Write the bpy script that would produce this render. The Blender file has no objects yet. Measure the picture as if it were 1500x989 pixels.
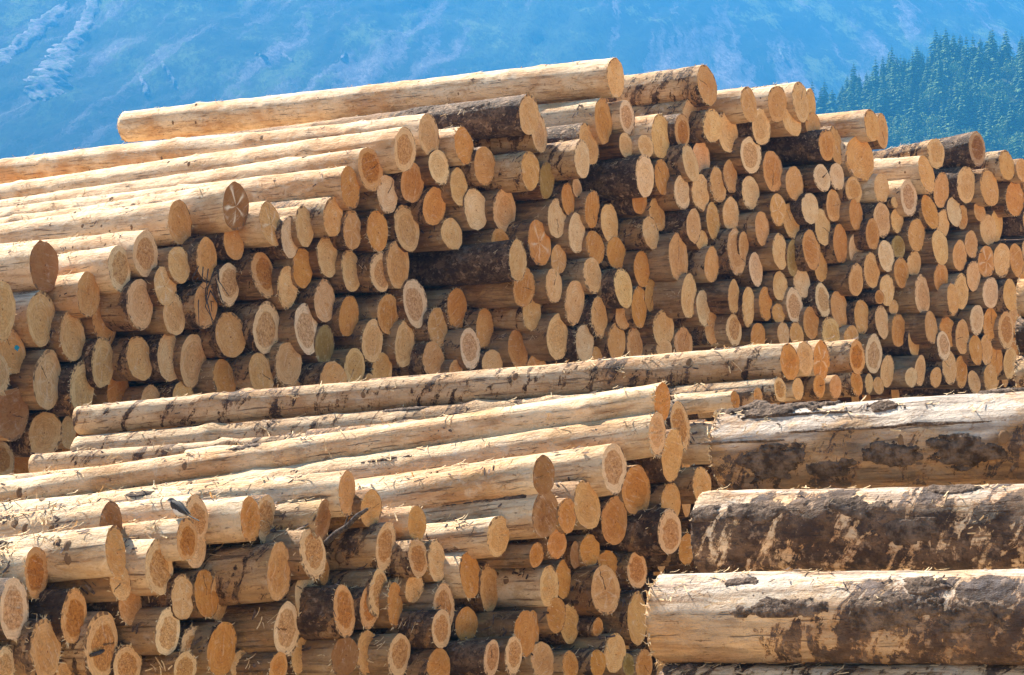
import bpy, bmesh, math, random
import numpy as np
from mathutils import Vector, Matrix
from math import sin, cos, pi, radians, atan2, sqrt

# ------------------------------------------------------------------ camera, light, exposure
SC = bpy.context.scene
COL = SC.collection
F, CX, CY = 3000.0, 750.0, 494.5           # focal length and centre of the photograph, in its pixels
HORIZON = 760.0
CAM = np.array((0.0, 0.0, 1.7))
PITCH = math.atan((HORIZON - CY) / F)
cam_d = bpy.data.cameras.new('camera'); cam = bpy.data.objects.new('camera', cam_d); COL.objects.link(cam)
cam.location = CAM; cam.rotation_euler = (pi/2 + PITCH, 0, 0)
cam_d.sensor_width = 36; cam_d.lens = F/1500*36; cam_d.clip_start = .1; cam_d.clip_end = 9000
SC.camera = cam
SC.render.resolution_x, SC.render.resolution_y = 1024, 675

SUN_EL, SUN_AZ = 50.0, -40.0               # azimuth clockwise from +Y (away from the camera): sun behind the stacks, to the left
S_DIR = Vector((sin(radians(SUN_AZ))*cos(radians(SUN_EL)), cos(radians(SUN_AZ))*cos(radians(SUN_EL)), sin(radians(SUN_EL))))
sun_d = bpy.data.lights.new('sun', 'SUN'); sun_d.energy = 5.0; sun_d.angle = radians(.5); sun_d.color = (1, .91, .77)
sun = bpy.data.objects.new('sun', sun_d); COL.objects.link(sun)
sun.rotation_euler = S_DIR.to_track_quat('Z', 'Y').to_euler(); sun.location = (-40, 40, 60)
W = bpy.data.worlds.new('World'); SC.world = W; W.use_nodes = True
wn = W.node_tree.nodes; bg = wn['Background']; sky = wn.new('ShaderNodeTexSky')
sky.sky_type = 'NISHITA'; sky.sun_disc = False; sky.sun_elevation = radians(SUN_EL); sky.sun_rotation = radians(SUN_AZ)
bg.inputs['Strength'].default_value = .05
W.node_tree.links.new(sky.outputs[0], bg.inputs[0])
SC.view_settings.view_transform = 'Standard'; SC.view_settings.look = 'None'
SC.view_settings.exposure = 2.42; SC.view_settings.gamma = 1
SC.cycles.max_bounces = 6; SC.cycles.diffuse_bounces = 4; SC.cycles.volume_bounces = 1
SC.cycles.transparent_max_bounces = 4

def ray(px, py):
    xc, yc = (px-CX)/F, (CY-py)/F
    d = np.array((xc, cos(PITCH)-yc*sin(PITCH), sin(PITCH)+yc*cos(PITCH)))
    return d / d[1]
def at(px, py, Y):
    return CAM + ray(px, py)*Y
def project(p):
    v = np.asarray(p, float)-CAM
    z = v[1]*cos(PITCH)+v[2]*sin(PITCH); y = -v[1]*sin(PITCH)+v[2]*cos(PITCH)
    return CX+F*v[0]/z, CY-F*y/z

# ------------------------------------------------------------------ ends of the logs as read from the photograph (tile origin, scale, entries x y w h tone+flags)
# f frayed, h heart ring, s star, k crack, B/M dark or mottled bark, P peeled, -/+ behind/in front
TILES = [
('R',0,0,1,"""901.8 113.6 25.6 60 bfP;1509 322 20 46 c;1508 372 20 46 b;1507 420 20 46 c;1510 275 20 44 b;775 168 29.5 61 bB+;790 194 24 60 b-fM;884 177 26.5 67 dP;863 211 28 62 c-f;629 198 32 63 bP
593.5 219 32 65 bhP;604 268 34 60 d-;129.5 432 33 65 cP;2 455 36 88 b;205 446 37 77 b;303 380 30 66 c;153 468 34 78 c-;301 448 34 68 c
-1 548 28 60 bf;173.5 574 31 60 d-;17 607 50 76 e;67 636 48 66 bf;3 674 36 54 ch;100 634 22 48 b-f
397 328 33 66 csP;425 347 25 64 a;446 332 26 62 b;488 318 30 58 cM;516 337 28 58 c;553 338 32 61 df;596 334 38 68 b
343 355 31 52 c-;593.5 504 29 70 bf;608.5 444 36 72 ah;383 547 37 62 ck;300 598 30 44 c-
662 343 31 48 b;845 342 25 60 a;790 356 34 68 ds;733 357 28 44 d-;872 362 27 50 d
635 528 32 55 cf;721 535 30 46 b;873 527 20 40 c-;668 545 20 36 c-;787 540 30 40 c-
919 172 23 50 ahP;917 213 21 38 b;946 214 24 34 bfP;1012 173 25 52 b-fM;1138.5 152 27 55 cP;1097 153 24 54 cP;1173 149 24 60 bP;1187 155 16 52 c-P
1160 177 27 46 b-P;1191 183 22 36 c-;1036 125 29 60 cfM;937 296 22 36 d-;953.5 341 24 50 bf;1016.5 331 22 51 b;1028 352 18 30 b-
903 371 28 48 df;913 462 23 44 c-;1110.5 494 22 42 d;1259.5 233 40 68 cP;1204 261 24 42 ak;1226 259 22 40 a-
1250.5 279 26 40 c;1291.5 276 22 44 bP;1331.5 290 24 54 ahP;1298.5 375 23 48 a;1189 366 26 60 d;1203 392 19 44 c-;1343 344 24 49 cf
1277 396 22 54 cf;1320.5 399.5 21 47 d;1339 386 20 38 b-;1254 410 22 48 c;1217 487 26 46 bf;1247 494 21 36 c;1316.5 484 21 50 d;1280 518.5 24 58 ah
1300 544 20 48 b;1287 565 17 26 c;1339 500 17 46 b-f;1348 543 16 45 b-;1335 553 19 30 a;1364 480 18 50 c;1371 553 18 30 c;1382 507 19 44 ah;1273 562 12 30 b-
1371 225 28 44 bM;1431.5 218 23 52 ehB;1357.5 255.5 23 56 cP;1499 250 20 36 cM;1487 291 25 54 df;1362.5 311 24 50 d;1398 310 21 45 a;1410 318 16 38 c-;1381 327 19 42 b-;1435 310 19 30 c-
1426 404 20 46 b;1378.5 407 20 46 d-;1408 427 22 52 b;1351 432 22 60 b;1451 429 22 47 af;1480 432 20 48 c;1498 400 14 40 d-
1430 513 19 46 d;1445 513 17 47 c;1459 528 20 48 d-;1480 532 19 48 b;1485 462 12 40 c-;1391 539 21 50 b-;1408 545 18 48 d-;1427 560 18 34 b;1451 555 20 42 c"""),
('R',0,250,4.947,"320 695 205 380 eP;868 710 160 340 ahP;1057 605 175 345 bhP;1305 375 170 325 cfP;1200 835 160 300 bs;1300 680 165 270 b"),
('R',0,420,4.947,"""300 230 190 410 bP;1265 205 160 300 b;525 360 175 365 bf;85 470 190 340 c-k;345 675 185 440 bk;745 550 160 360 b;595 740 170 390 bf
1010 520 190 320 c;1230 510 170 370 b;1400 535 175 400 b;1095 850 155 270 b;1330 810 155 260 c"""),
('R',300,150,4.947,"225 755 190 350 esP;1055 620 145 310 dP;1200 487 185 325 dhP;1325 665 155 285 a"),
('R',300,340,4.947,"""170 380 165 315 ah;425 310 165 350 dh;600 400 145 310 bf;710 260 150 290 d;890 180 155 300 b;1060 280 145 310 b;1275 285 155 300 bh
1400 235 165 360 c;870 500 150 320 b;190 745 220 340 c;450 695 195 385 ah;740 700 180 370 ah;870 820 140 290 g-;1045 610 145 295 d;1330 595 155 295 df;1215 790 155 310 bf"""),
('R',90,500,3,"997 100 120 190 bf;715 165 100 175 d;1195 165 125 150 c;1287 115 95 165 bk;1408 130 90 160 c;1025 215 70 90 c-;1355 185 45 90 c-"),
('R',600,150,4.947,"""395 315 140 275 dfP;215 470 155 255 a;545 460 155 280 c;360 615 130 285 b;180 755 165 285 d;480 775 170 315 a;688 780 165 325 b
1250 410 115 280 aM;875 495 135 290 cM;995 565 110 270 g;1215 620 70 150 b-;1150 700 95 250 d-;1070 840 140 290 a;1325 775 110 270 df"""),
('R',600,340,4.947,"""785 205 130 300 bfB+;830 400 160 290 d-;885 590 135 245 b-f;1080 200 115 220 c-;1045 390 120 260 b;1195 510 140 330 b;1325 315 135 270 b;1375 620 120 300 cf
345 560 150 310 df;205 690 140 290 cf;545 700 125 300 cf;440 845 150 300 ah;785 855 140 290 d;1075 760 160 340 b;1270 805 135 270 af"""),
('R',880,160,4.947,"""65 825 130 290 b;435 195 140 320 bP;590 155 115 250 dh;810 120 135 250 bf;920 170 150 300 b-f;320 480 140 310 aB+;445 490 115 260 d-;650 390 115 280 b
730 350 130 250 b-;1090 330 150 275 ah;1165 130 135 270 b;1250 450 150 300 dk;1405 540 130 250 c;410 765 115 250 c-;590 605 115 260 a;725 605 130 270 b;850 550 120 255 cf
940 490 105 250 c-;1085 605 125 250 a;1285 730 115 240 cs;1380 815 120 265 c-;945 765 120 255 b;815 810 100 270 cf;1170 865 105 250 c"""),
('R',880,330,4.947,"""300 315 120 265 d;375 510 110 260 c-;280 590 115 300 d;165 455 135 290 b;115 840 130 270 c;245 865 120 250 c;455 750 150 280 b;460 900 110 170 b-f;600 850 130 220 cf
565 235 140 370 ck;805 285 105 265 c;640 515 115 320 b;745 600 100 270 af;825 520 75 200 b-;810 750 115 240 c-f;965 760 115 230 bh;965 520 85 260 c;1070 590 95 290 b;1195 570 100 250 d
985 195 140 340 c;1035 150 70 220 c-;1125 320 100 250 a;1395 235 90 270 g-;1300 440 105 220 b;1290 640 110 150 c-;1405 580 120 255 ah;1325 790 90 180 b;1420 790 100 180 c;1300 190 110 270 b"""),
('R',1160,160,8.244,"425 430 195 400 dB;535 440 160 470 c-;965 195 185 390 cP;1090 265 150 430 c-"),
('R',1160,270,8.244,"220 290 205 380 a;375 520 190 460 b;505 260 180 400 cf;775 365 165 390 d;590 720 180 480 d;775 785 170 400 a-;975 605 165 380 d;1090 430 205 420 b-;1270 440 150 300 b-;1240 220 130 140 b-;1285 760 160 290 g-"),
('R',1160,380,8.244,"120 280 200 400 a-;375 495 185 415 ah;575 605 200 465 c;235 770 190 400 d;845 695 180 420 c;1060 455 130 180 d;1150 370 180 380 b-;1230 580 140 190 b-;1090 755 165 410 b"),
('R',1320,190,8.244,"1275 430 180 370 cM;485 730 180 440 c;785 665 215 450 b;1065 700 220 460 c"),
('R',1320,300,8.244,"1050 300 190 380 b;1150 250 150 400 b-;475 515 195 425 b;710 615 165 385 c;850 480 155 340 c;1030 690 200 380 ds;1220 670 195 430 b;1395 670 170 410 d"),
('R',1320,410,8.244,"625 240 140 390 c;915 485 165 370 a;1085 540 190 390 d-;1265 610 180 470 ch;740 690 170 420 c;565 630 190 390 d-"),
('F',0,0,1,"""163 768 33 66 eP;169.5 808 29 74 cP+;288 757 34 64 bhP;274 790 30 64 dhP+;287 800 30 66 a-;187 975 40 60 bh;94 984 22 30 b-;8 975 28 56 ah;272 978 34 46 bh+
303 870 34 73 d;322 872 26 75 b-;408 978 26 44 d;505 962 38 60 e;539 957 34 64 c-;578.5 886 23 65 df;584.5 961 32 65 bh
508.5 722.5 25 66 cP;367 761 30 65 dP;390 761 30 71 bh-;473 763 21 63 eM;544 745 30 56 c;565 800 28 71 bhM
611 767 26 53 cP;612.5 817 28 57 ch;640 822 26 61 b;730 785 32 60 bP;799 753 38 70 eP;796.5 696 36 56 eP;688.5 841.5 29 70 dP;717 861 27 72 c;805 859 28 60 bP
786 813 26 36 d-;607 862 32 42 b-;651 888 31 67 c-h;647 921 28 58 bh;683.5 915 31 51 d;769.5 928 32 67 d;781 922 18 57 d-;720 965 23 55 bh;752 961 25 57 bh;795 969 33 57 c;643 977 33 54 d
970 590 24 58 dfP;963 636 25 63 bfP;900 686 35 75 ahP;997 623.5 28 71 ch-;985 667 30 77 c-;932.6 718.7 41 75 d;860 740 38 70 c;900 763 37 72 d;831 755 26 52 d
983 735 33 54 c-;981 779 33 67 bh;1028 710 28 53 c;1062 648 28 60 cP-
1157 530 27 55 dP;1180 525 24 51 bP;1203 528 24 58 dsP;1256 523 24 50 dhM;1143 571 31 36 bhP;1169 570 24 34 bP;1110 581 24 26 cP;1077 586 28 26 dP;1200 566 24 36 dk;1224 567 20 36 c;1255 562 29 38 d
816 797 40 46 d-;887 865 40 73 ck;1006 805 24 46 d-"""),
('F',0,789,4.947,"""105 515 200 460 ah;265 245 165 375 dhP+;875 320 150 260 b-k;945 470 160 320 c-;1155 205 195 410 bhP;1325 425 165 330 b;535 560 180 390 dh;330 800 215 430 cf
735 770 240 470 chM;1215 675 180 340 ah;45 900 10 10 x;1395 800 170 330 bh-"""),
('F',280,789,4.947,"225 800 205 390 d;360 920 140 220 b-;640 240 175 420 cM;850 425 185 410 a-;695 660 185 390 ah;790 850 120 270 b-;1110 530 160 375 dh;1290 500 140 300 dh;1360 400 140 360 bh-"),
('F',280,670,4.947,"880 700 190 360 bh;965 830 70 200 d-"),
('F',530,789,4.947,"1185 690 10 10 x"),
('F',780,740,3.973,"335 265 120 190 d;440 360 120 200 d-;610 380 110 215 ch;180 430 90 230 d;140 640 120 200 d-;215 690 110 230 c;250 290 60 160 e-;610 660 110 310 c-;380 710 130 110 d;480 860 120 230 b;380 920 110 160 d;220 930 130 160 d;560 930 100 130 g-;650 930 100 180 d"),
]
# far (left) end pixel for long logs: (x,y of sawn end) -> (x,y[,H])
LONG = {
(902,114):(187,186,46),(775,168):(163,232,40),(629,198):(-60,264),(593,219):(-60,302),(542,248):(-60,327),(513,275):(-60,336),(345,303):(-60,352),(263,326):(-60,366),
(213,372):(-60,394),(175,393):(-60,428),(65,390):(-60,405),(129,432):(-60,455),(60,466):(-60,478),(1036,125):(640,178),(1431,218):(1240,262),(1371,225):(1200,262),(1357,255):(1180,266),
(1157,530):(118,621,42),(1143,571):(116,660,40),(1110,581):(53,683,38),(1077,586):(-60,722,40),(970,590):(-60,745),(963,636):(-60,774),(900,686):(250,772),(796,696):(250,784),(799,753):(400,794),
(730,785):(420,818),(508,722):(-60,768),(367,761):(100,780),(473,763):(220,788),(163,768):(-60,792),(169,808):(-60,832),(288,757):(-60,792),(274,790):(-60,818),(53,838):(-60,850),(233,830):(90,836),
(409,838):(150,862),(565,800):(260,818),(805,859):(560,867),(611,767):(400,782),(544,745):(300,765),(1180,525):(300,600),(1203,528):(330,600),
}

# ------------------------------------------------------------------ materials
class N:
    """tiny node helper"""
    def __init__(s, name):
        s.m = bpy.data.materials.new(name); s.m.use_nodes = True
        s.t = s.m.node_tree; s.b = s.t.nodes['Principled BSDF']; s.out = s.t.nodes['Material Output']
    def n(s, typ, **kw):
        x = s.t.nodes.new('ShaderNode'+typ)
        for k, v in kw.items(): setattr(x, k, v)
        return x
    def put(s, sock, v):
        if isinstance(v, bpy.types.NodeSocket): s.t.links.new(v, sock)
        elif isinstance(v, (tuple, list)) and len(v) == 3 and sock.type == 'RGBA': sock.default_value = (*v, 1)
        else: sock.default_value = v
    def math(s, op, a, b=0.0, c=None, clamp=False):
        x = s.n('Math', operation=op, use_clamp=clamp); s.put(x.inputs[0], a); s.put(x.inputs[1], b)
        if c is not None: s.put(x.inputs[2], c)
        return x.outputs[0]
    def vmath(s, op, a, b=(0, 0, 0)):
        x = s.n('VectorMath', operation=op); s.put(x.inputs[0], a); s.put(x.inputs[1], b)
        return x.outputs['Value'] if op in ('LENGTH', 'DOT_PRODUCT') else x.outputs[0]
    def mix(s, f, a, b, mode='MIX'):
        x = s.n('Mix', data_type='RGBA', blend_type=mode); s.put(x.inputs[0], f); s.put(x.inputs[6], a); s.put(x.inputs[7], b)
        return x.outputs[2]
    def noise(s, v, scale, detail=3.0, rough=.55, dist=0.0):
        x = s.n('TexNoise'); s.put(x.inputs['Vector'], v); s.put(x.inputs['Scale'], scale); s.put(x.inputs['Detail'], detail)
        s.put(x.inputs['Roughness'], rough); s.put(x.inputs['Distortion'], dist)
        return x.outputs['Fac']
    def vor(s, v, scale, feature='F1'):
        x = s.n('TexVoronoi', feature=feature); s.put(x.inputs['Vector'], v); s.put(x.inputs['Scale'], scale)
        return x.outputs['Distance']
    def step(s, v, a, b, lo=0.0, hi=1.0):
        x = s.n('MapRange', interpolation_type='SMOOTHSTEP'); s.put(x.inputs[0], v)
        s.put(x.inputs[1], a); s.put(x.inputs[2], b); s.put(x.inputs[3], lo); s.put(x.inputs[4], hi)
        return x.outputs[0]
    def attr(s, name):
        return s.n('Attribute', attribute_name=name)
    def xyz(s, v):
        x = s.n('SeparateXYZ'); s.put(x.inputs[0], v); return x.outputs
    def vec(s, x, y, z):
        c = s.n('CombineXYZ'); s.put(c.inputs[0], x); s.put(c.inputs[1], y); s.put(c.inputs[2], z); return c.outputs[0]
    def bump(s, h, strength, dist):
        x = s.n('Bump'); s.put(x.inputs['Strength'], strength); s.put(x.inputs['Distance'], dist); s.put(x.inputs['Height'], h)
        s.t.links.new(x.outputs[0], s.b.inputs['Normal'])
    def done(s, col, rough=.8, spec=.2):
        s.put(s.b.inputs['Base Color'], col); s.put(s.b.inputs['Roughness'], rough)
        s.put(s.b.inputs['Specular IOR Level'], spec); return s.m

def mat_end():
    n = N('sawn_wood')
    cap = n.xyz(n.attr('cap').outputs['Vector']); tint = n.attr('tint').outputs['Color']
    par = n.n('SeparateColor'); n.put(par.inputs[0], n.attr('eprm').outputs['Color'])
    heart, star, crack = par.outputs[0], par.outputs[1], par.outputs[2]
    x, y, seed = cap[0], cap[1], cap[2]
    sd = n.math('MULTIPLY', seed, 53.0)
    p = n.vec(x, y, sd)
    d0 = n.vmath('LENGTH', n.vec(n.math('ADD', x, n.math('MULTIPLY', n.math('SINE', n.math('MULTIPLY', seed, 71.0)), .1)),
                                 n.math('ADD', y, n.math('MULTIPLY', n.math('SINE', n.math('MULTIPLY', seed, 37.0)), .1)), 0.0))
    dw = n.math('ADD', d0, n.math('MULTIPLY', n.math('SUBTRACT', n.noise(p, 2.2, 3), .5), .22))
    ang = n.math('ARCTAN2', y, x)
    rings = n.math('SINE', n.math('MULTIPLY', dw, 58.0))
    rings2 = n.math('SINE', n.math('MULTIPLY', dw, 31.0))
    # coarse saw marks: noise stretched along a direction that differs per log
    th = n.math('MULTIPLY', seed, 19.0)
    u = n.math('ADD', n.math('MULTIPLY', x, n.math('COSINE', th)), n.math('MULTIPLY', y, n.math('SINE', th)))
    v = n.math('SUBTRACT', n.math('MULTIPLY', y, n.math('COSINE', th)), n.math('MULTIPLY', x, n.math('SINE', th)))
    saw = n.noise(n.vec(n.math('MULTIPLY', u, 1.2), n.math('MULTIPLY', v, 9.0), sd), 1.0, 5, .7)
    fib = n.noise(p, 9.0, 6, .78)
    big = n.noise(p, 1.7, 4, .6, .4)
    fine = n.noise(p, 26.0, 4, .75)
    col = n.mix(n.step(big, .35, .7), tint, n.mix(1.0, tint, (.90, .80, .68), 'MULTIPLY'))
    blot = n.noise(n.vec(n.math('ADD', x, 4.0), y, sd), 2.6, 5, .65)
    col = n.mix(n.math('MULTIPLY', n.step(blot, .52, .74), .55), col, n.mix(1.0, tint, (.74, .52, .30), 'MULTIPLY'))
    col = n.mix(n.math('MULTIPLY', n.step(blot, .44, .26), .45), col, n.mix(.6, tint, (.74, .66, .54)))
    # heartwood: darker, speckled, with a pale sapwood ring outside
    hm = n.math('MULTIPLY', n.step(dw, .72, .63), heart)
    col = n.mix(n.math('MULTIPLY', n.step(dw, .64, .78), n.math('MULTIPLY', heart, .5)), col, n.mix(.30, tint, (.82, .64, .43)))
    hcol = n.mix(1.0, tint, (.78, .64, .50), 'MULTIPLY')
    hcol = n.mix(n.math('MULTIPLY', n.step(fib, .47, .62), .9), hcol, n.mix(1.0, tint, (.34, .21, .13), 'MULTIPLY'))
    hcol = n.mix(n.math('MULTIPLY', n.step(fib, .46, .36), .6), hcol, n.mix(1.0, tint, (1.05, 1.05, 1.1), 'MULTIPLY'))
    col = n.mix(hm, col, hcol)
    # everybody gets some fibrous speckle
    sp = n.math('MULTIPLY', n.step(fib, .50, .66), n.math('ADD', .30, n.math('MULTIPLY', n.step(n.noise(p, 1.3, 2), .4, .6), .45)))
    col = n.mix(sp, col, n.mix(1.0, tint, (.55, .40, .27), 'MULTIPLY'))
    col = n.mix(n.math('MULTIPLY', n.step(fine, .52, .7), .35), col, n.mix(1.0, tint, (.6, .45, .32), 'MULTIPLY'))
    col = n.mix(n.math('MULTIPLY', n.step(saw, .55, .72), .38), col, n.mix(1.0, tint, (.60, .45, .32), 'MULTIPLY'))
    col = n.mix(n.math('MULTIPLY', n.step(saw, .45, .30), .30), col, (.78, .62, .44))
    col = n.mix(n.math('MULTIPLY', n.step(rings, .2, 1.0), .16), col, (.22, .11, .045))
    col = n.mix(n.math('MULTIPLY', n.step(rings2, .5, 1.0), .13), col, (.25, .12, .05))
    # pale star of drying checks
    starn = n.math('POWER', n.math('ABSOLUTE', n.math('COSINE', n.math('ADD', n.math('MULTIPLY', ang, 2.5), n.math('MULTIPLY', n.noise(p, 3.0), 1.1)))), 30.0)
    col = n.mix(n.math('MULTIPLY', n.math('MULTIPLY', starn, star), n.step(d0, .95, .6)), col, (.78, .63, .44))
    # dark radial cracks
    cr = n.math('ABSOLUTE', n.math('ADD', n.math('SINE', n.math('ADD', n.math('MULTIPLY', ang, .5), n.math('MULTIPLY', seed, 31.0))),
                                   n.math('MULTIPLY', n.math('SUBTRACT', n.noise(p, 4.0), .5), .25)))
    crm = n.math('MULTIPLY', n.math('MULTIPLY', n.step(n.math('MULTIPLY', cr, d0), .016, .006), n.step(d0, .92, .7)), crack)
    col = n.mix(crm, col, (.06, .03, .015))
    col = n.mix(n.step(d0, .045, .02), col, n.mix(1.0, tint, (.35, .22, .14), 'MULTIPLY'))
    # thin brown line of inner bark, broken
    rim = n.math('MULTIPLY', n.step(d0, .955, .985), n.step(n.noise(p, 5.0, 4), .42, .62))
    col = n.mix(rim, col, (.16, .085, .04))
    h = n.math('ADD', n.math('MULTIPLY', saw, 1.2), n.math('ADD', fib, n.math('MULTIPLY', fine, .6)))
    n.bump(h, .7, .006)
    return n.done(col, .85, .15)

def mat_side():
    n = N('log_surface')
    lp = n.attr('lp').outputs['Vector']
    pa = n.attr('prm'); pr = n.n('SeparateColor'); n.put(pr.inputs[0], pa.outputs['Color']); brown = pa.outputs['Alpha']
    bark, tone, seed = pr.outputs[0], pr.outputs[1], pr.outputs[2]
    o = n.xyz(lp); sd = n.math('MULTIPLY', seed, 91.0)
    x, y, z = n.math('ADD', o[0], sd), o[1], o[2]
    p = n.vec(x, y, z)
    grain = n.noise(n.vec(n.math('MULTIPLY', x, 10.0), n.math('MULTIPLY', y, 10.0), n.math('MULTIPLY', z, 1.1)), 2.6, 5, .65)
    big = n.noise(n.vec(x, y, n.math('MULTIPLY', z, .6)), 2.6, 5, .6)
    mid = n.noise(p, 11.0, 5, .65)
    fine = n.noise(p, 70.0, 3, .7)
    tone1 = n.math('MINIMUM', tone, 1.0)
    pale = n.mix(tone1, (.56, .34, .15), (.825, .605, .375))
    tan = n.mix(tone1, (.32, .16, .06), (.61, .335, .145))
    wood = n.mix(n.step(big, .42, .66), pale, tan)
    wood = n.mix(n.math('MULTIPLY', n.step(grain, .5, .68), .55), wood, n.mix(1.0, tan, (.62, .50, .38), 'MULTIPLY'))
    wood = n.mix(n.math('MULTIPLY', n.step(mid, .47, .3), .45), wood, (.72, .60, .44))
    grey = n.noise(n.vec(n.math('ADD', x, 7.0), y, n.math('MULTIPLY', z, .8)), 3.4, 4, .6)
    gk = n.math('SUBTRACT', tone, 1.0, clamp=True)
    wood = n.mix(n.math('MULTIPLY', n.step(n.math('ADD', grey, n.math('MULTIPLY', gk, .40)), .55, .70), n.math('ADD', .28, n.math('MULTIPLY', gk, .6))), wood, n.mix(n.step(grain, .42, .62), (.46, .40, .34), (.21, .17, .14)))
    wood = n.mix(n.math('MULTIPLY', brown, n.step(big, .2, .6, .55, 1.0)), wood, n.mix(n.step(grain, .42, .62), (.160, .066, .018), (.044, .018, .005)))  # browns kept deep, so the shade of the gaps is in the colour
    # shallow checks along the grain and claw marks of the harvester head
    chk = n.noise(n.vec(n.math('MULTIPLY', x, 26.0), n.math('MULTIPLY', y, 26.0), n.math('MULTIPLY', z, 1.6)), 2.0, 3, .6)
    chm = n.step(chk, .62, .69)
    wood = n.mix(n.math('MULTIPLY', chm, .7), wood, (.10, .055, .03))
    film = n.noise(n.vec(n.math('ADD', x, 3.0), y, n.math('MULTIPLY', z, .45)), 5.2, 6, .70, .6)
    wood = n.mix(n.math('MULTIPLY', n.step(film, .53, .60), .50), wood, n.mix(n.step(grain, .42, .6), (.50, .28, .105), (.30, .15, .055)))
    cw = n.vor(n.vec(n.math('MULTIPLY', x, 1.5), n.math('ADD', n.math('MULTIPLY', y, 1.5), n.math('MULTIPLY', z, .30)), n.math('MULTIPLY', z, .40)), 52.0)
    cwm = n.math('MULTIPLY', n.step(n.math('ADD', cw, n.math('MULTIPLY', fine, .25)), .36, .26), n.step(n.noise(p, 5.5, 4, .7), .50, .60))
    wood = n.mix(n.math('MULTIPLY', cwm, .7), wood, (.15, .075, .032))
    flk = n.noise(n.vec(n.math('MULTIPLY', x, 1.4), n.math('MULTIPLY', y, 1.4), n.math('MULTIPLY', z, .6)), 19.0, 6, .74, .8)
    flm = n.step(flk, .60, .645)
    wood = n.mix(n.math('MULTIPLY', flm, .8), wood, n.mix(n.step(fine, .4, .6), (.34, .17, .065), (.16, .085, .04)))
    wood = n.mix(n.math('MULTIPLY', n.step(flk, .40, .34), .55), wood, n.mix(1.0, wood, (1.25, 1.25, 1.2), 'MULTIPLY'))
    # bark left on in patches and slanting strips
    diag = n.math('ADD', n.math('MULTIPLY', z, 8.0), n.math('MULTIPLY', y, 4.0))
    strip = n.noise(n.vec(n.math('ADD', diag, n.math('MULTIPLY', n.noise(p, 3.0, 3), 1.6)), n.math('MULTIPLY', y, 1.6), n.math('ADD', sd, n.math('MULTIPLY', x, 1.4))), 1.25, 6, .68, .5)
    bn = n.math('ADD', n.math('MULTIPLY', strip, .46), n.math('ADD', n.math('MULTIPLY', mid, .24), n.math('ADD', n.math('MULTIPLY', big, .15), n.math('MULTIPLY', n.noise(p, 42.0, 4, .75), .15))))
    th = n.math('SUBTRACT', .70, n.math('MULTIPLY', bark, .38))
    bm = n.step(bn, n.math('SUBTRACT', th, .012), n.math('ADD', th, .012))
    bmo = n.step(bn, n.math('SUBTRACT', th, .032), th)
    flake = n.vor(n.vec(n.math('MULTIPLY', x, 1.0), y, n.math('MULTIPLY', z, .7)), 34.0, 'F1')
    bcol = n.mix(n.step(n.noise(p, 8.0, 5, .7), .42, .62), (.058, .029, .014), (.165, .095, .052))
    bcol = n.mix(n.math('MULTIPLY', n.step(n.noise(p, 34.0, 4, .75), .5, .62), .8), bcol, (.026, .014, .009))
    bcol = n.mix(n.math('MULTIPLY', n.step(n.noise(n.vec(x, y, n.math('ADD', z, 9.0)), 16.0, 4, .7), .56, .66), .85), bcol, (.33, .21, .125))
    bcol = n.mix(n.math('MULTIPLY', gk, .75), bcol, n.mix(n.step(n.noise(p, 17.0, 5, .75), .42, .62), (.040, .032, .033), (.185, .155, .150)))
    inner = n.mix(n.step(mid, .42, .6), (.27, .12, .045), (.42, .24, .10))
    col = n.mix(n.math('MULTIPLY', bmo, .75), wood, inner)
    col = n.mix(bm, col, bcol)
    col = n.mix(n.math('MULTIPLY', n.step(fine, .52, .7), .3), col, n.mix(1.0, col, (.45, .38, .32), 'MULTIPLY'))
    h = n.math('ADD', n.math('MULTIPLY', mid, .9), n.math('ADD', n.math('MULTIPLY', fine, .35), n.math('ADD', n.math('MULTIPLY', grain, .7),
        n.math('ADD', n.math('MULTIPLY', bm, n.math('ADD', .5, n.math('MULTIPLY', flake, -.5))), n.math('ADD', n.math('MULTIPLY', n.math('ADD', chm, cwm), -.5), n.math('MULTIPLY', flk, 1.3))))))
    n.bump(h, .95, .016)
    return n.done(col, .78, .22)

def mat_plain(name, c1, c2, scale=20.0, rough=.85, stretch=(1, 1, 1), bump=.5, bdist=.01, obj=True):
    n = N(name)
    co = n.n('TexCoord').outputs['Object'] if obj else n.n('NewGeometry').outputs['Position']
    co = n.vmath('MULTIPLY', co, stretch)
    a = n.noise(co, scale, 5, .65); b = n.noise(co, scale*5, 3, .6)
    col = n.mix(n.step(a, .35, .65), c1, c2)
    col = n.mix(n.math('MULTIPLY', n.step(b, .5, .7), .35), col, n.mix(1.0, col, (.5, .45, .4), 'MULTIPLY'))
    n.bump(n.math('ADD', a, n.math('MULTIPLY', b, .5)), bump, bdist)
    return n.done(col, rough, .2)

M_END, M_SIDE = mat_end(), mat_side()
M_SPL = mat_plain('splinter_wood', (.66, .50, .30), (.50, .32, .15), 60)
M_BARK = mat_plain('rough_bark', (.045, .027, .017), (.165, .112, .078), 22, .9, (1, 1, 1), 1.0, .02)
M_KNOT = mat_plain('branch_knot', (.10, .055, .03), (.30, .17, .08), 60)
M_CRUMB = mat_plain('bark_crumb', (.05, .032, .024), (.16, .11, .085), 40)
M_STICK = mat_plain('dark_stick', (.035, .024, .02), (.11, .085, .07), 50, .9, (1, 1, 1), 1.0, .01)
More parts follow.
